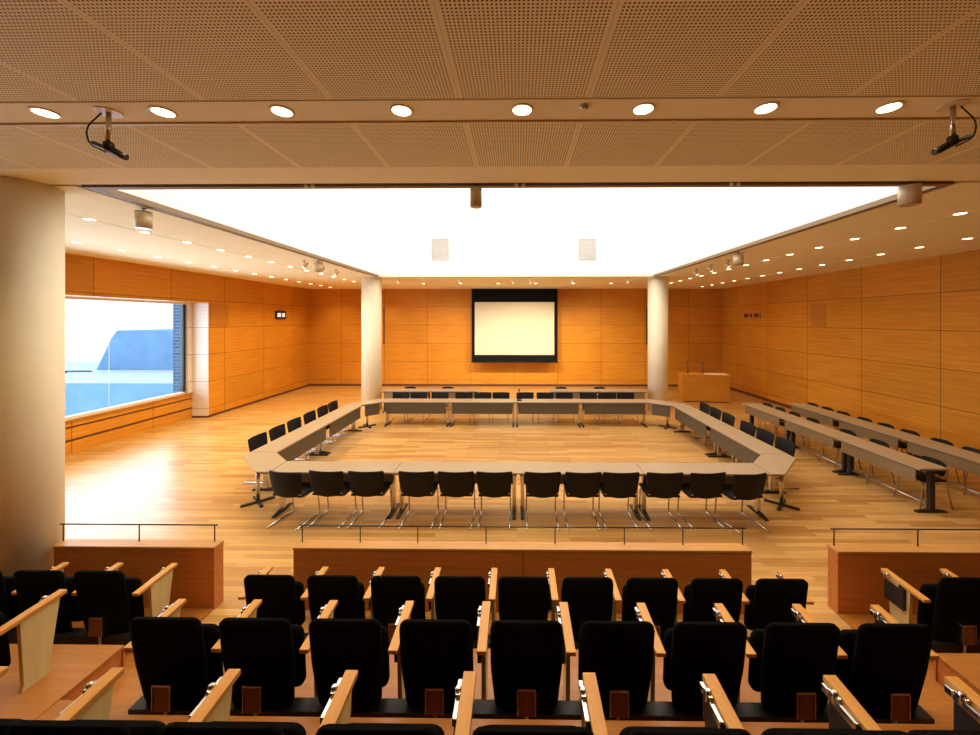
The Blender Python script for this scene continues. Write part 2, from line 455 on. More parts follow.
# ------------------------------------------------------------------ lights in the ceiling
lamp = bpy.data.lights.new('downlight_beam', 'SPOT'); lamp.energy = 75; lamp.color = (1.0, 0.77, 0.36)
lamp.spot_size = math.radians(125); lamp.spot_blend = 0.7; lamp.shadow_soft_size = 0.06
def make_downlight():
    t = thing('recessed_downlight', 'x', 'ceiling light')
    bm = B(); ring(bm, [(0.078, -0.005), (0.066, -0.008), (0.059, -0.004), (0.059, 0.0), (0.078, 0.0)]); obj('trim_ring', bm, M['fixture'], t)
    bm = B(); lathe(bm, [(0.061, -0.0065), (0.061, -0.001)], seg=24); obj('lens', bm, M['lens'], t)
    return t
mk = Maker(make_downlight())
def downlight(x, y, label, group, power=None):
    t = mk((x, y, H), 0, label, group)
    l = bpy.data.objects.new('downlight_beam', power or lamp); COL.objects.link(l)
    l.location = (x, y, H - 0.03)
lampf = lamp.copy(); lampf.energy = 52
lampr = lamp.copy(); lampr.energy = 16
for k, x in enumerate((-4.02, 3.27, 4.08)):      # the band runs on past the frame
    downlight(x, 2.6, 'lit round downlight in the near cross band, %s' % ('one past the left picture edge', 'one past the right picture edge', 'two past the right picture edge')[k], 'downlights past the frame', lampf)
for k in range(-4, 4):
        downlight(0.034 + 0.81 * k, 2.6, 'lit round downlight in the near cross band of the ceiling, %s from the left' % ORD[k + 4], 'downlights of the near cross band', lampf)
rows = [(-8.0, 'outer row over the left wall', 5.35), (-5.97, 'inner row left of the skylight', 5.35), (5.86, 'inner row right of the skylight', 5.2), (7.79, 'outer row over the right wall', 5.2)]
for x, nm, y0 in rows:
    for k in range(15):
        y = y0 + 0.8 * k
        if k == 0 and x == 7.79: continue
        if k == 0 and x == -8.0: continue
        downlight(x, y, 'lit ceiling downlight, %s, %s from the camera end' % (nm, ORD[k - (1 if abs(x) > 7 else 0)]), 'downlights of the ' + nm, lampr if x > 0 else None)
for k in range(6):
    downlight(-3.6 + 1.44 * k, 14.9, 'lit downlight in the row between skylight and screen, %s from the left' % ORD[k], 'downlights before the back wall')

def hung_cylinder(loc, label, r, h, drop):
    t = thing('ceiling_spot_cylinder', label, 'ceiling light', loc, 0, 'hanging cylinder fittings')
    bm = B(); lathe(bm, [(0.03, -0.01), (0.03, 0.0)], seg=16); tube(bm, [(0, 0, -0.005), (0, 0, -drop)], 0.008); obj('stem', bm, M['darkmetal'], t)
    bm = B(); lathe(bm, [(r * 0.9, -drop - h + 0.012), (r, -drop - h), (r, -drop), (r * 0.5, -drop + 0.004)], seg=28); obj('body', bm, M['fixture'], t)
    bm = B(); lathe(bm, [(r * 0.93, -drop - h - 0.004), (r * 0.93, -drop - h + 0.002)], seg=28); obj('bottom_ring', bm, M['steel'], t)
hung_cylinder((-0.43, 4.06, H), 'small beige cylinder fitting hanging at middle of skylight near edge', 0.062, 0.19, 0.035)
hung_cylinder((4.05, 4.05, H), 'beige cylinder fitting hanging at right end of skylight near edge', 0.09, 0.19, 0.03)
hung_cylinder((-4.72, 4.85, H), 'beige cylinder fitting hanging near the left end of skylight near edge', 0.085, 0.21, 0.04)
hung_cylinder((4.62, 8.15, H), 'beige cylinder fitting hanging midway along right skylight edge', 0.10, 0.21, 0.04)
hung_cylinder((-4.74, 9.2, H), 'beige cylinder fitting hanging midway along left skylight edge', 0.10, 0.21, 0.04)

def make_spot():
    t = thing('ceiling_spotlight', 'x', 'spotlight')
    bm = B(); lathe(bm, [(0.04, -0.02), (0.04, 0.0)], seg=16); tube(bm, [(0, 0, -0.01), (0, 0, -0.12)], 0.010); obj('mount', bm, M['steel'], t)
    rot = Matrix.Translation((0, 0, -0.15)) @ Matrix.Rotation(math.radians(-35), 4, 'X')
    bm = B(); lathe(bm, [(0.03, -0.02), (0.043, -0.01), (0.046, 0.05), (0.03, 0.12), (0.02, 0.125)], seg=18, mat=rot); obj('lamp_head', bm, M['fixture'], t)
    bm = B(); lathe(bm, [(0.034, -0.024), (0.034, -0.019)], seg=18, mat=rot); obj('lens', bm, M['spotlens'], t)
    return t
sp = Maker(make_spot())
for k, y in enumerate((9.15, 9.95, 10.75)):
    sp((-5.05, y, H), math.radians(-70), 'small dark spotlight left of the skylight, %s from the camera' % ORD[k], 'spotlights beside the skylight')
for k, y in enumerate((9.15, 9.95, 10.75)):
    sp((4.95, y, H), math.radians(70), 'small dark spotlight right of the skylight, %s from the camera' % ORD[k], 'spotlights beside the skylight')
washer = bpy.data.lights.new('spotlight_beam', 'SPOT'); washer.energy = 420; washer.color = (1.0, 0.80, 0.45)
washer.spot_size = math.radians(80); washer.spot_blend = 0.8; washer.shadow_soft_size = 0.06
for k, x in enumerate((-3.95, -1.9, -0.13, 0.45, 1.83, 3.66)):
    sl = bpy.data.objects.new('spotlight_beam', washer); COL.objects.link(sl); sl.location = (x, 12.95, H - 0.3); sl.rotation_euler = (math.radians(52), 0, 0)
    sp((x, 12.85, H), PI, 'small spotlight on the ceiling strip beyond the skylight, %s from the left' % ORD[k], 'spotlights beyond the skylight')

def mic_spot(x, y, s, label):
    t = thing('hanging_microphone', label, 'microphone', (x, y, H), 0, 'hanging microphones')
    bm = B(); lathe(bm, [(0.075, -0.006), (0.075, 0.0)], seg=24); obj('ceiling_plate', bm, M['fixture'], t)
    bm = B(); tube(bm, [(0, 0, -0.004), (0, 0, -0.21)], 0.014, 12); obj('stem', bm, M['chrome'], t)
    bm = B(); tube(bm, fillet([(s * -0.05, 0, -0.005), (s * -0.17, 0.01, -0.10), (s * -0.15, 0.01, -0.21), (s * -0.02, 0.0, -0.27)], 0.07, 8), 0.005, 6); obj('cable', bm, M['blackmetal'], t)
    bm = B(); tube(bm, [(s * -0.09, -0.02, -0.215), (s * 0.02, 0.0, -0.255), (s * 0.03, 0.0, -0.26)], 0.014, 10)
    tube(bm, [(s * -0.02, 0, -0.235), (s * 0.06, 0.015, -0.28), (s * 0.10, 0.02, -0.30)], 0.024, 12, 0.022)
    lathe(bm, [(0.02, -0.262), (0.03, -0.25), (0.03, -0.21), (0.018, -0.2)], seg=14)
    obj('microphone_body', bm, M['blackmetal'], t)
mic_spot(-2.77, 2.60, 1, 'black device with chrome stem and looping cable, hung at left ceiling')
mic_spot(2.86, 2.58, -1, 'black device with chrome stem and looping cable, hung at right ceiling')
bm = B(); lathe(bm, [(0.022, -0.03), (0.03, -0.012), (0.03, 0)], (0.44, 2.56, H), 16)
tag(obj('sprinkler_head', bm, M['steel']), 'tiny metal sprinkler head in the near ceiling light band', 'sprinkler')
for k, x in enumerate((-2.16, 0.03, 2.24)):
    t = thing('track_clip', 'tiny twin clip in the dark ceiling slot, %s from the left' % ORD[k], 'clip', (x, 4.01, H), 0, 'slot clips')
    for s in (-1, 1):
        bm = B(); lathe(bm, [(0.016, -0.03), (0.02, 0.0)], (s * 0.035, 0, 0), 12); obj('clip_pin', bm, M['fixture'], t)

# ------------------------------------------------------------------ wall things
scr = thing('projection_screen', 'large pull-down projection screen with black border before back wall', 'screen', (-0.11, 16.9, 0))
bm = B(); box(bm, -3.3, 3.2, -0.06, 0.08, H - 0.045, H - 0.002, 0.005); obj('housing', bm, M['fixture'], scr)
bm = B()
x0, x1, z0, z1 = -1.87, 1.87, 1.16, H - 0.04
a0, a1, b0, b1 = -1.73, 1.73, 1.48, 3.78
box(bm, x0, a0, -0.008, 0, z0, z1); box(bm, a1, x1, -0.008, 0, z0, z1); box(bm, a0, a1, -0.008, 0, z0, b0); box(bm, a0, a1, -0.008, 0, b1, z1)
obj('black_border', bm, M['screenblack'], scr)
bm = B(); box(bm, a0, a1, -0.006, 0.0, b0, b1); obj('projection_cloth', bm, M['screenwhite'], scr)
bm = B(); tube(bm, [(x0 - 0.02, -0.004, z0 - 0.005), (x1 + 0.02, -0.004, z0 - 0.005)], 0.018); obj('bottom_bar', bm, M['blackmetal'], scr)

for k, x in enumerate((-6.05, 5.86)):
    bm = B(); box(bm, x - 0.03, x + 0.03, YB - 0.02, YB, 1.9, 3.55); 
    tag(obj('slot_grille', bm, M['signbrown']), ['dark upright slot grille on back wall beside left white column', 'dark upright slot grille on back wall beside right white column'][k], 'grille', 'back wall slot grilles')

# signs: the lettering is too small to read in the photograph
sg = thing('wall_sign', 'small black sign with lit white marks on left wood wall', 'sign', (XL, 15.45, 3.2))
bm = B(); box(bm, 0, 0.05, -0.33, 0.33, -0.16, 0.16, 0.01); obj('sign_case', bm, M['signpanel'], sg)
for a, b_ in ((-0.25, -0.03), (0.06, 0.24)):
    bm = B(); box(bm, 0.05, 0.055, a, b_, -0.075, 0.075); obj('sign_mark', bm, M['signlit'], sg)
sg = thing('wall_sign', 'long narrow brown sign with blurred dark marks on right wood wall', 'sign', (XR, 15.4, 3.18))
bm = B(); box(bm, -0.04, 0, -0.55, 0.55, -0.13, 0.13, 0.01); obj('sign_case', bm, M['signtan'], sg)
for a, b_ in ((-0.48, -0.18), (-0.05, 0.08), (0.2, 0.48)):
    bm = B(); box(bm, -0.045, -0.04, a, b_, -0.07, 0.07); obj('sign_mark', bm, M['signbrown'], sg)
for k, (x, y0, y1, z0, z1, lab) in enumerate(((XL + 0.002, 11.9, 12.65, 2.80, 3.5, 'square darker access panel in left wall beside window bay'), (XR - 0.012, 11.75, 12.35, 2.76, 3.5, 'square darker access panel set high in right wood wall'))):
    bm = B(); box(bm, x, x + 0.012, y0, y1, z0, z1); tag(obj('access_panel', bm, M['access']), lab, 'panel', 'wall access panels')

# lectern
lt = thing('lectern', 'wide orange wood lectern before right end of back wall', 'lectern', (6.93, 14.5, 0), math.radians(-7))
bm = B(); box(bm, -0.80, 0.80, -0.30, -0.27, 0.03, 0.97, 0.004); obj('front_panel', bm, M['lectern_wood'], lt)
for s in (-1, 1):
    bm = B(); box(bm, s * 0.80 - 0.02, s * 0.80 + 0.02, -0.27, 0.28, 0.0, 0.97, 0.004); obj('side_panel', bm, M['lectern_wood'], lt)
bm = B(); box(bm, -0.84, 0.84, -0.32, 0.32, 0.97, 1.0, 0.005); obj('top', bm, M['lectern_wood'], lt)
bm = B(); box(bm, -0.8, 0.8, -0.26, -0.24, 0, 0.03); obj('plinth', bm, M['baseboard'], lt)
bm = B(); box(bm, 0.02, 0.78, -0.22, 0.1, 1.0, 1.012, mat=Matrix.Translation((6.93, 14.5, 0)) @ Matrix.Rotation(math.radians(-7), 4, 'Z'))
tag(obj('paper_sheet', bm, M['paper']), 'white paper sheets lying on top of the wooden lectern', 'paper')
for k, x in enumerate((-0.5, 0.05)):
    c = Matrix.Translation((6.93, 14.5, 0)) @ Matrix.Rotation(math.radians(-7), 4, 'Z') @ Vector((x, 0.2, 1.0))
    t = thing('gooseneck_microphone', ['thin gooseneck microphone on the left half of the lectern', 'thin gooseneck microphone near the middle of the lectern'][k], 'microphone', c, 0, 'lectern microphones')
    bm = B(); lathe(bm, [(0.05, 0), (0.04, 0.02)], seg=16); obj('base', bm, M['blackmetal'], t)
    bm = B(); tube(bm, [(0, 0, 0.015), (0, 0.01, 0.25), (0, 0.03, 0.36)], 0.010); obj('gooseneck', bm, M['darkmetal'], t)
    bm = B(); tube(bm, [(0, 0.03, 0.35), (0, 0.07, 0.42)], 0.018); obj('microphone_head', bm, M['blackmetal'], t)

# ------------------------------------------------------------------ conference tables
def t_leg(parent, x, name='leg'):
    l_bm = B()
    box(l_bm, x - 0.03, x + 0.03, -0.045, 0.045, 0.04, 0.655, 0.012)
    l = obj(name, l_bm, M['chrome'], parent)
    bm = B(); prism(bm, [(-0.24, 0.0), (0.24, 0.0), (0.235, 0.022), (0.05, 0.05), (-0.05, 0.05), (-0.235, 0.022)], 'X', x - 0.028, x + 0.028, 0.004)
    obj('foot', bm, M['darkmetal'], l)

def make_table(name, length, label, group, panel, front=-1, panelz=(0.36, 0.655), depth=0.46):
    """long narrow table along local x; its modesty panel hangs on the local FRONT*y side"""
    t = thing(name, label, 'table', (0, 0, 0), 0, group)
    h = length / 2 - 0.004; d = depth / 2
    bm = B(); box(bm, -h, h, -d, d, 0.672, 0.70, 0.004); obj('tabletop', bm, M['laminate'], t)
    bm = B(); box(bm, -h + 0.02, h - 0.02, -d + 0.02, d - 0.02, 0.652, 0.672); obj('under_frame', bm, M['edge'], t)
    yb = front * (d - 0.03)
    bm = B(); box(bm, -h + 0.09, h - 0.09, yb - 0.009, yb + 0.009, panelz[0], panelz[1], 0.003); obj('modesty_panel', bm, M[panel], t)
    for s in (-1, 1): t_leg(t, s * (h - 0.06))
    return t
LN = 1.885
near_t = Maker(make_table('conference_table', LN, 'x', '', 'modesty', 1))
for k in range(4):
    near_t((0.02 + (k - 1.5) * LN, 6.06, 0), 0, 'beige conference table on the near side of the ring, %s from the left' % ORD[k], 'ring tables')
far_t = near_t
for k in range(4):
    near_t((-0.05 + (k - 1.5) * 1.86, 11.10, 0), PI, 'beige conference table on the far side of the ring, %s from the left' % ORD[k], 'ring tables')
for k in range(2):
    near_t((-4.42, 7.66 + k * LN, 0), -PI / 2, ['beige conference table on the window side of the ring, nearer of two', 'beige conference table on the window side of the ring, farther of two'][k], 'ring tables')
    near_t((4.42, 7.66 + k * LN, 0), PI / 2, ['beige conference table on the right side of the ring, nearer of two', 'beige conference table on the right side of the ring, farther of two'][k], 'ring tables')

def corner_table(poly, inner, leg_at, label):
    cx = sum(p[0] for p in poly) / len(poly); cy = sum(p[1] for p in poly) / len(poly)
    t = thing('corner_table', label, 'table', (cx, cy, 0), 0, 'ring corner tables')
    sh = [((p[0] - cx) * 0.985, (p[1] - cy) * 0.985) for p in poly]
    bm = B(); prism(bm, sh, 'Z', 0.672, 0.70, 0.003); obj('tabletop', bm, M['laminate'], t)
    bm = B(); prism(bm, [(x * 0.93, y * 0.93) for x, y in sh], 'Z', 0.652, 0.672); obj('under_frame', bm, M['edge'], t)
    (ax, ay), (bx, by) = inner
    d = Vector((bx - ax, by - ay, 0)); n = Vector((d.y, -d.x, 0)).normalized()
    if n.dot(Vector((cx - ax, cy - ay, 0))) < 0: n = -n
    L = d.length; ang = math.atan2(d.y, d.x)
    mid = Vector(((ax + bx) / 2 - cx, (ay + by) / 2 - cy, 0)) + n * 0.05
    bm = B(); box(bm, -L / 2 + 0.08, L / 2 - 0.08, -0.009, 0.009, 0.36, 0.652, mat=Matrix.Translation(mid) @ Matrix.Rotation(ang, 4, 'Z')); obj('modesty_panel', bm, M['modesty'], t)
    lx, ly = leg_at[0] - cx, leg_at[1] - cy
    bm = B(); lathe(bm, [(0.03, 0.03), (0.03, 0.655)], (lx, ly, 0), 16); l = obj('leg', bm, M['chrome'], t)
    bm = B()
    for q in (ang, ang + PI / 2):
        box(bm, -0.24, 0.24, -0.025, 0.025, 0.0, 0.03, mat=Matrix.Translation((lx, ly, 0)) @ Matrix.Rotation(q, 4, 'Z'))
    obj('foot', bm, M['darkmetal'], l)
xa, xi, yn0, yn1, ys = 4.65, 4.19, 5.83, 6.29, 6.715
nl, nr = -3.755, 3.795
corner_table([(-xa, ys), (-xi, ys), (nl, yn1), (nl, yn0), (nl - 0.2, yn0), (-xa, ys - 0.2)], ((-xi, ys), (nl, yn1)), (-4.26, 6.33), 'six-sided beige corner table at near left corner of the ring')
corner_table([(xa, ys), (xi, ys), (nr, yn1), (nr, yn0), (nr + 0.2, yn0), (xa, ys - 0.2)], ((xi, ys), (nr, yn1)), (4.28, 6.33), 'six-sided beige corner table at near right corner of the ring')
yf0, yf1, ysf = 10.87, 11.33, 10.49
fl, fr = -3.775, 3.675
corner_table([(-xa, ysf), (-xi, ysf), (fl, yf0), (fl, yf1), (fl - 0.2, yf1), (-xa, ysf + 0.2)], ((-xi, ysf), (fl, yf0)), (-4.22, 10.88), 'beige corner table at far left corner of the ring, before the column')
corner_table([(xa, ysf), (xi, ysf), (fr, yf0), (fr, yf1), (fr + 0.2, yf1), (xa, ysf + 0.2)], ((xi, ysf), (fr, yf0)), (4.2, 10.88), 'beige corner table at far right corner of the ring, before the column')

# loose rows of narrow tables
side_t = Maker(make_table('seminar_table', 1.58, 'x', '', 'beigepanel', 1, (0.46, 0.655)))
# their lower stretcher
bm = B(); tube(bm, [(-0.70, 0.0, 0.10), (0.70, 0.0, 0.10)], 0.016); obj('stretcher', bm, M['steel'], side_t.root)
for l in side_t.root.children:
    if l.name.startswith('leg'):
        l.data = l.data.copy(); l.data.materials[0] = M['darkmetal']
for k in range(3):
    side_t((6.46, 6.86 + k * 1.58, 0), PI / 2, 'narrow beige table in the row right of the ring, %s from the camera' % ORD[k], 'inner row of narrow tables')
for k in range(4):
    side_t((7.72, 5.28 + k * 1.58, 0), PI / 2, 'narrow beige table in the row along the right wall, %s from the camera' % ORD[k], 'outer row of narrow tables')
for k, x in enumerate((-3.62, -2.06, 1.85, 3.41)):
    side_t((x, 12.75, 0), PI, 'narrow beige table standing behind the far ring chairs, %s from the left' % ORD[k], 'narrow tables before the back wall')

# gooseneck on the far table
t = thing('table_microphone', 'small black microphone standing on the far ring table near its centre', 'microphone', (0.06, 11.1, 0.70))
bm = B(); box(bm, -0.07, 0.07, -0.08, 0.08, 0, 0.03, 0.008); obj('base', bm, M['blackmetal'], t)
bm = B(); tube(bm, [(0, 0.02, 0.025), (0, 0.02, 0.2), (0, -0.01, 0.28)], 0.014); obj('gooseneck', bm, M['blackmetal'], t)
bm = B(); tube(bm, [(0, -0.01, 0.27), (0, -0.04, 0.33)], 0.022); obj('microphone_head', bm, M['blackmetal'], t)

# ------------------------------------------------------------------ cantilever chairs
def make_conf_chair():
    """faces +y; the origin lies on the floor below the seat"""
    t = thing('conference_chair', 'x', 'chair')
    bm = B()
    cushion(bm, 0.262, 0.425, 0.81, lambda v: -0.225 - 0.055 * v, 0.03, 0.02, 0.09, curve=0.04, taper=lambda v: 0.86 + 0.14 * min(1, v * 1.4))
    obj('backrest', bm, M['leather'], t)
    bm = B()
    box(bm, -0.235, 0.235, -0.22, 0.22, 0.425, 0.465, 0.018); obj('seat', bm, M['leather'], t)
    for s in (-1, 1):
        x = s * 0.225
        bm = B(); tube(bm, fillet([(x, -0.33, 0.012), (x, 0.21, 0.012), (x, 0.16, 0.415), (x, -0.185, 0.41), (x * 0.9, -0.215, 0.50)], 0.05), 0.0115, 8)
        obj('leg', bm, M['chrome'], t)
    bm = B(); tube(bm, [(-0.225, 0.14, 0.405), (0.225, 0.14, 0.405)], 0.010); obj('cross_bar', bm, M['chrome'], t)
    return t
cc = Maker(make_conf_chair())
near_px = (285, 324, 363.5, 415, 455, 494, 543, 584, 622, 666, 708, 747)
YC = 5.86
for k, p in enumerate(near_px):
    x = (p - 517) * 5.55 / 388
    rz = {0: -9, 1: -4, 10: 4, 11: 9}.get(k, 0)
    cc((x, YC - (0.04 if k in (0, 11) else 0), 0), math.radians(rz), 'black cantilever chair on the near side of the table ring, %s from the left' % ORD[k], 'near side ring chairs')
for k, p in enumerate((401, 419, 440, 464, 483, 501, 525, 545, 564, 588, 607, 625)):
    cc(((p - 517) * 11.75 / 388, 11.48, 0), PI, 'black cantilever chair on the far side of the table ring, %s from the left' % ORD[k], 'far side ring chairs')
for k, y in enumerate((7.3, 7.9, 8.5, 9.14, 9.75, 10.30)):
    cc((-4.67, y, 0), -PI / 2, 'black cantilever chair on the window side of the ring, %s from the camera' % ORD[k], 'window side ring chairs')
for k, y in enumerate((7.15, 7.72, 8.3, 9.06, 9.64, 10.19)):
    cc((4.66, y, 0), PI / 2, 'black cantilever chair on the right side of the ring, %s from the camera' % ORD[k], 'right side ring chairs')

def make_stack_chair():
    t = thing('stacking_chair', 'x', 'chair')
    bm = B(); cushion(bm, 0.21, 0.50, 0.72, lambda v: -0.18 - 0.05 * v, 0.022, 0.08, 0.05, curve=0.045, nu=12, nv=12); obj('backrest', bm, M['leather'], t)
    bm = B(); box(bm, -0.21, 0.21, -0.19, 0.20, 0.425, 0.45, 0.01); obj('seat', bm, M['leather'], t)
    for s in (-1, 1):
        bm = B(); tube(bm, fillet([(s * 0.215, 0.24, 0.0), (s * 0.19, 0.16, 0.415), (s * 0.19, 0.0, 0.418)], 0.04), 0.010, 8); obj('leg', bm, M['steel'], t)
        bm = B(); tube(bm, fillet([(s * 0.215, -0.27, 0.0), (s * 0.19, -0.19, 0.42), (s * 0.18, -0.235, 0.62)], 0.04), 0.010, 8); obj('leg', bm, M['steel'], t)
    bm = B(); tube(bm, [(-0.19, 0.1, 0.418), (0.19, 0.1, 0.418)], 0.008); obj('cross_bar', bm, M['steel'], t)
    return t
sc = Maker(make_stack_chair())
for k, y in enumerate((6.45, 7.39, 8.09, 9.03, 9.62, 10.14, 10.64)):
    sc((6.64, y, 0), PI / 2, 'black stacking chair behind the row right of the ring, %s from the camera' % ORD[k], 'stacking chairs at the inner row')
for k, y in enumerate((6.95, 7.48, 8.08, 8.6, 9.12, 9.7, 10.2, 10.7)):
    sc((7.90, y, 0), PI / 2, 'black stacking chair between outer table row and right wall, %s from the camera' % ORD[k], 'stacking chairs at the outer row')
for k, x in enumerate((-3.64, -2.37, 1.5, 2.8)):
    sc((x, 13.02, 0), PI, 'black stacking chair behind the narrow tables by the back wall, %s from the left' % ORD[k], 'stacking chairs before the back wall')

# ------------------------------------------------------------------ tiers, front panels, rails
ROWS = [(3.84, 0.0), (2.83, 0.40), (1.83, 0.795)]
def platform(name, x0, x1, y0, y1, z1, label, extra=None):
    t = thing(name, label, 'platform', ((x0 + x1) / 2, (y0 + y1) / 2, 0), 0)
    hx, hy = (x1 - x0) / 2, (y1 - y0) / 2
    bm = B(); box(bm, -hx, hx, -hy, hy, z1 - 0.03, z1, 0.004); obj('deck', bm, M['platform_wood'], t)
    bm = B(); box(bm, -hx + 0.01, hx - 0.01, -hy, hy - 0.012, 0, z1 - 0.03); obj('riser', bm, M['panel_wood'], t)
    bm = B(); box(bm, -hx, hx, hy - 0.012, hy, 0, z1 - 0.03); obj('front_board', bm, M['panel_wood'], t)
    if extra:
        cx, cy = (x0 + x1) / 2, (y0 + y1) / 2
        bm = B(); box(bm, extra[0] - cx, extra[1] - cx, extra[2] - cy, extra[3] - cy, 0, z1); obj('deck_extension', bm, M['platform_wood'], t)
AL, AR, ALo, ARo = -2.56, 2.68, -3.14, 3.26
P2, P3 = 3.07, 2.145
platform('seating_platform', AL, AR, P3, P2, 0.40, 'brown wooden tier under the middle row of the centre seats')
platform('seating_platform', AL, AR, -0.6, P3, 0.795, 'brown wooden tier under the rearmost row of the centre seats')
for s, (xa_, xb_, nm) in ((-1, (-5.6, ALo, 'left')), (1, (ARo, 5.8, 'right'))):
    platform('seating_platform', xa_ if s > 0 else -4.86, xb_, P2, 3.97, 0.025, 'low wooden tier under the front row of the %s seat block' % nm, (-5.6, -4.86, P2, 3.69) if s < 0 else None)
    platform('seating_platform', xa_, xb_, P3, P2, 0.40, 'brown wooden middle tier of the %s seat block' % nm)
    platform('seating_platform', xa_, xb_, -0.6, P3, 0.795, 'brown wooden rear tier of the %s seat block' % nm)
for nm, xa_, xb_ in (('left', ALo, AL), ('right', AR, ARo)):
    for q, (y0, y1, z) in enumerate(((2.62, 3.07, 0.20), (2.145, 2.62, 0.40), (1.70, 2.145, 0.60), (-0.6, 1.70, 0.80))):
        platform('aisle_step', xa_ + 0.006, xb_ - 0.006, y0, y1, z, 'brown wooden step of the %s aisle, %s from the bottom' % (nm, ORD[q]))

def front_panel(x0, x1, posts, label):
    t = thing('front_panel', label, 'panel', ((x0 + x1) / 2, 4.045, 0), 0, 'front panels before the seats')
    h = (x1 - x0) / 2
    bm = B(); box(bm, -h, h, -0.065, 0.065, 0.0, 0.625, 0.003); p = obj('body', bm, M['panel_wood'], t)
    if h > 2:
        bm = B(); box(bm, 0.02, 0.028, -0.0665, -0.0645, 0.03, 0.62); obj('seam', bm, M['edge'], t)
    bm = B(); box(bm, -h - 0.004, h + 0.004, -0.07, 0.07, 0.625, 0.65, 0.004); obj('cap', bm, M['rail_wood'], t)
    cx = (x0 + x1) / 2
    ys = 0.035
    bm = B(); tube(bm, [(posts[0] - 0.03 - cx, ys, 0.825), (posts[-1] + 0.03 - cx, ys, 0.825)], 0.0075, 8); r = obj('handrail', bm, M['darkmetal'], t)
    for q in posts:
        bm = B(); tube(bm, [(q - cx, ys, 0.648), (q - cx, ys, 0.822)], 0.006, 8); obj('rail_post', bm, M['darkmetal'], t)
front_panel(-4.82, -3.135, [(p - 517) * 4.08 / 388 for p in (57, 135, 212)], 'reddish wood front panel with thin black rail beside the left column')
front_panel(-2.31, 2.39, [(p - 517) * 4.08 / 388 for p in (301, 359.5, 417.5, 486, 555, 624, 682, 741)], 'long reddish wood front panel with thin rail before the centre seats')
front_panel(3.26, 6.2, [(p - 517) * 4.08 / 388 for p in (831, 913, 995, 1077)], 'reddish wood front panel with thin black rail before the right seats')

# ------------------------------------------------------------------ tip-up seats
def make_seat():
    """faces +y; origin on the tier below the front tip of its armrests"""
    t = thing('auditorium_seat', 'x', 'seat')
    bm = B()
    cushion(bm, 0.222, 0.10, 0.755, lambda v: -0.335 - 0.095 * v, 0.06, 0.05, 0.09, puff=0.01, taper=lambda v: 0.86 + 0.14 * min(1, v * 1.9))
    obj('backrest', bm, M['black'], t)
    bm = B()
    cushion(bm, 0.212, 0.16, 0.585, lambda v: -0.225 - 0.035 * v, 0.075, 0.05, 0.06, puff=0.005)
    obj('tip_up_seat', bm, M['black'], t)
    bm = B(); box(bm, -0.052, 0.052, -0.475, -0.40, 0.19, 0.35, 0.006); m_ = obj('hinge_box', bm, M['box_wood'], t)
    bm = B(); box(bm, -0.056, 0.056, -0.48, -0.41, 0.35, 0.362, 0.003)
    for s in (-1, 1): box(bm, s * 0.055 - 0.003, s * 0.055 + 0.003, -0.48, -0.41, 0.20, 0.35)
    obj('hinge_plate', bm, M['chrome'], m_)
    bm = B(); tube(bm, [(0, -0.44, 0.005), (0, -0.44, 0.20)], 0.012)
    tube(bm, [(0, -0.50, 0.008), (0, -0.40, 0.008)], 0.012); obj('foot', bm, M['steel'], t)
    return t
def make_arm():
    t = thing('armrest', 'x', 'armrest')
    bm = B()
    prism(bm, [(-0.405, 0.500), (0.0, 0.520), (0.0, 0.548), (-0.405, 0.526)], 'X', -0.030, 0.030, 0.004); obj('arm_cap', bm, M['arm_wood'], t)
    bm = B(); prism(bm, [(-0.03, 0.518), (-0.27, 0.506), (-0.245, 0.05), (-0.26, 0.0), (-0.09, 0.0), (-0.10, 0.06)], 'X', -0.014, 0.014, 0.003)
    obj('side_panel', bm, M['ply'], t)
    bm = B(); box(bm, -0.043, -0.017, -0.235, -0.05, 0.30, 0.495, 0.004); tb = obj('folded_tablet', bm, M['blackmetal'], t)
    bm = B()
    for (a, b_, z) in ((-0.20, -0.055, 0.525), (-0.11, -0.06, 0.54), (-0.055, -0.02, 0.53)):
        box(bm, -0.052, -0.031, a, b_, z - 0.035, z, 0.004)
    lathe(bm, [(0.014, 0.50), (0.014, 0.548), (0.008, 0.553)], (-0.043, -0.085, 0), 12)
    obj('tablet_hinge', bm, M['chrome'], tb)
    return t
seat, arm = Maker(make_seat()), Maker(make_arm())
SX, SP = 0.058, 0.56
RN = ['front', 'middle', 'rearmost']
for r, (yr, zr) in enumerate(ROWS):
    for i in range(-4, 5):
        seat((SX + SP * i, yr, zr), 0, 'black tip-up seat in the %s centre row, %s from the left' % (RN[r], ORD[i + 4]), '%s centre row seats' % RN[r])
    for i in range(-5, 5):
        arm((SX + SP * (i + 0.5), yr, zr), 0, 'wooden armrest in the %s centre row, %s from the left' % (RN[r], ORD[i + 5]), '%s centre row armrests' % RN[r])
y1 = ROWS[0][0]
for k, x in enumerate((-4.80, -4.24, -3.70)):
    seat((x, y1, 0.025), 0, 'black tip-up seat before the left front panel, %s from the left' % ORD[k], 'left block front row seats')
for k, x in enumerate((-5.08, -4.52, -3.97, -3.42)):
    arm((x, y1, 0.025), 0, 'wooden armrest before the left front panel, %s from the left' % ORD[k], 'left block front row armrests')
for k, x in enumerate((3.87, 4.45)):
    seat((x, y1, 0.025), 0, ['black tip-up seat before the right front panel, nearest the aisle', 'black tip-up seat before the right front panel, second from the aisle'][k], 'right block front row seats')
for k, x in enumerate((3.59, 4.16, 4.73)):
    arm((x, y1, 0.025), 0, 'wooden armrest before the right front panel, %s from the aisle' % ORD[k], 'right block front row armrests')
arm((-3.46, ROWS[1][0] + 0.09, 0.40), 0, 'wooden armrest with pale plywood side on the left block middle tier', 'left block middle row armrests')
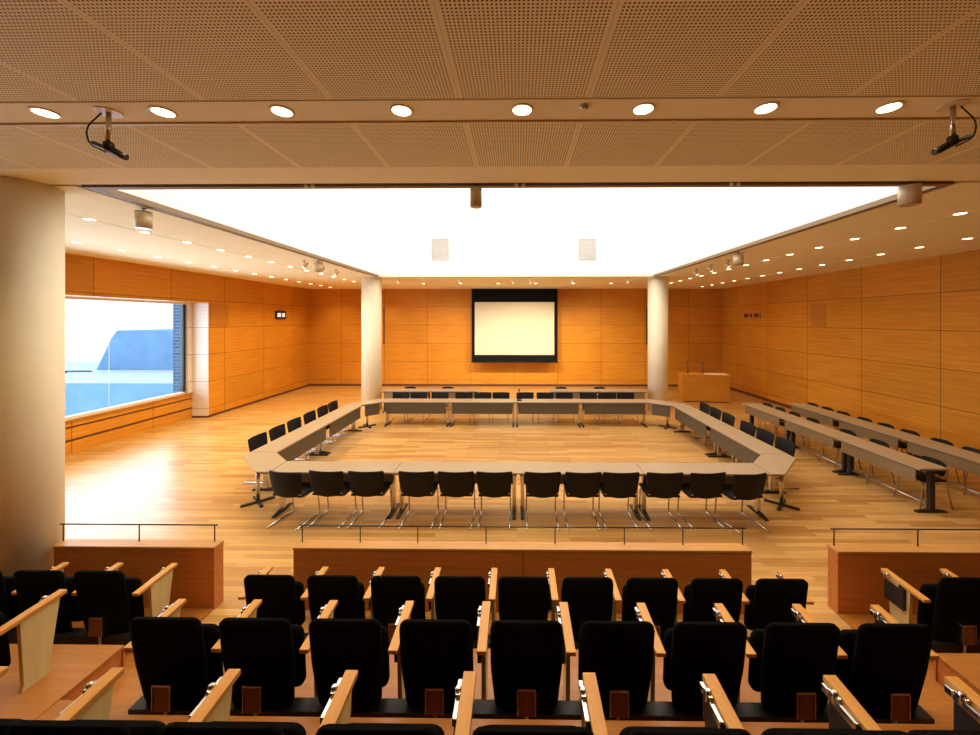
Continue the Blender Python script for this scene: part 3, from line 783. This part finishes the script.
seat((-3.75, ROWS[1][0] + 0.09, 0.40), 0, 'black tip-up seat on the left block middle tier, mostly out of view', 'left block middle row seats')

def beam(x0, x1, y, z, label):
    t = thing('seat_beam', label, 'beam', ((x0 + x1) / 2, y, z), 0, 'seat row beams')
    h = (x1 - x0) / 2
    bm = B(); box(bm, -h, h, -0.425, -0.33, 0.05, 0.155, 0.004); obj('bar', bm, M['blackmetal'], t)
    for s in (-1, 1):
        bm = B(); box(bm, s * (h - 0.3) - 0.03, s * (h - 0.3) + 0.03, -0.42, -0.34, 0, 0.05); obj('foot', bm, M['blackmetal'], t)
for r, (yr, zr) in enumerate(ROWS):
    beam(SX - 2.5, SX + 2.5, yr, zr, 'black steel beam carrying the %s centre row of seats' % RN[r])
beam(-5.1, -3.42, y1, 0.025, 'black steel beam carrying the left block front row seats')
beam(3.59, 4.75, y1, 0.025, 'black steel beam carrying the right block front row seats')

# ------------------------------------------------------------------ outside the window
bm = B(); box(bm, -60, -10.4, 16.0, 45, -6, 0.36); 
tag(obj('terrace', bm, [M['concrete'], M['paving']]), 'daylight-tinted blue concrete terrace with pale paved top outside the window', 'terrace')
o = bpy.data.objects['terrace']; o['kind'] = 'structure'
for p in o.data.polygons:
    if p.normal.z > 0.9: p.material_index = 1
bm = B()
prism(bm, [(-22.3, 0.36), (-11.0, 0.36), (-11.0, 2.45), (-21.2, 2.45), (-21.5, 2.0)], 'Y', 20.3, 24.0, 0.03)
tag(obj('concrete_block', bm, M['concrete']), 'large slanted grey concrete block with blue daylight tint outside the window', 'concrete block')
bm = B(); box(bm, -60, -10.4, 24.2, 24.7, 0.36, 9); struct('wall_outside', bm, M['extwhite'])
bm = B(); box(bm, -10.62, -10.17, 11.86, 12.4, 0.0, 5.0)
tag(obj('brick_pier', bm, M['brick']), 'dark brick pier with blue daylight tint outside at the right edge of the window', 'pier')
t = thing('terrace_rail', 'thin grey rail on the terrace outside the window', 'rail', (-24.5, 19.0, 0.36))
bm = B(); tube(bm, [(-3, 0, 0.08), (3.4, 0, 0.10)], 0.035); obj('rail', bm, M['darkmetal'], t)
for f in (0.2, 0.8):
    bm = B(); tube(bm, [(-3 + 6.4 * f, 0, 0), (-3 + 6.4 * f, 0, 0.09)], 0.03); obj('post', bm, M['darkmetal'], t)

# ------------------------------------------------------------------ daylight
w = bpy.data.worlds.new('World'); S.world = w; w.use_nodes = True
bg = w.node_tree.nodes['Background']
bg.inputs[0].default_value = (0.76, 0.90, 1.0, 1); bg.inputs[1].default_value = 2.6
def area(name, loc, rot, sx, sy, e, col):
    l = bpy.data.lights.new(name, 'AREA'); l.shape = 'RECTANGLE'; l.size = sx; l.size_y = sy; l.energy = e; l.color = col
    o = bpy.data.objects.new(name, l); COL.objects.link(o); o.location = loc; o.rotation_euler = rot
    return o
area('skylight_daylight', ((WL + WR) / 2, (WN + WF) / 2, WT - 0.05), (0, 0, 0), 8.6, 8.2, 700, (1.0, 0.94, 0.80))
wl = area('window_daylight', (WX - 0.4, 7.6, 2.2), (0, math.radians(-90), 0), 2.6, 7.8, 320, (0.70, 0.85, 1.0))

# ------------------------------------------------------------------ camera
F = 388.0
cam = bpy.data.cameras.new('camera'); co = bpy.data.objects.new('camera', cam); COL.objects.link(co)
yaw = 4.5 / F
co.location = (0, 0, 3.0); co.rotation_euler = (PI / 2, 0, yaw)
cam.sensor_width = 36; cam.sensor_fit = 'HORIZONTAL'; cam.lens = 36 * F / 980
cam.shift_x = (490 - 512.5) / 980; cam.shift_y = (320 - 367.5) / 980
cam.clip_start = 0.02; cam.clip_end = 300
S.camera = co
vs = S.view_settings
S.display_settings.display_device = 'sRGB'
vs.view_transform = 'Standard'; vs.look = 'None'; vs.gamma = 1.0; vs.use_curve_mapping = False; vs.exposure = 0.0
S.cycles.use_denoising = True
S.cycles.max_bounces = 10; S.cycles.diffuse_bounces = 6
S.cycles.sample_clamp_indirect = 8.0
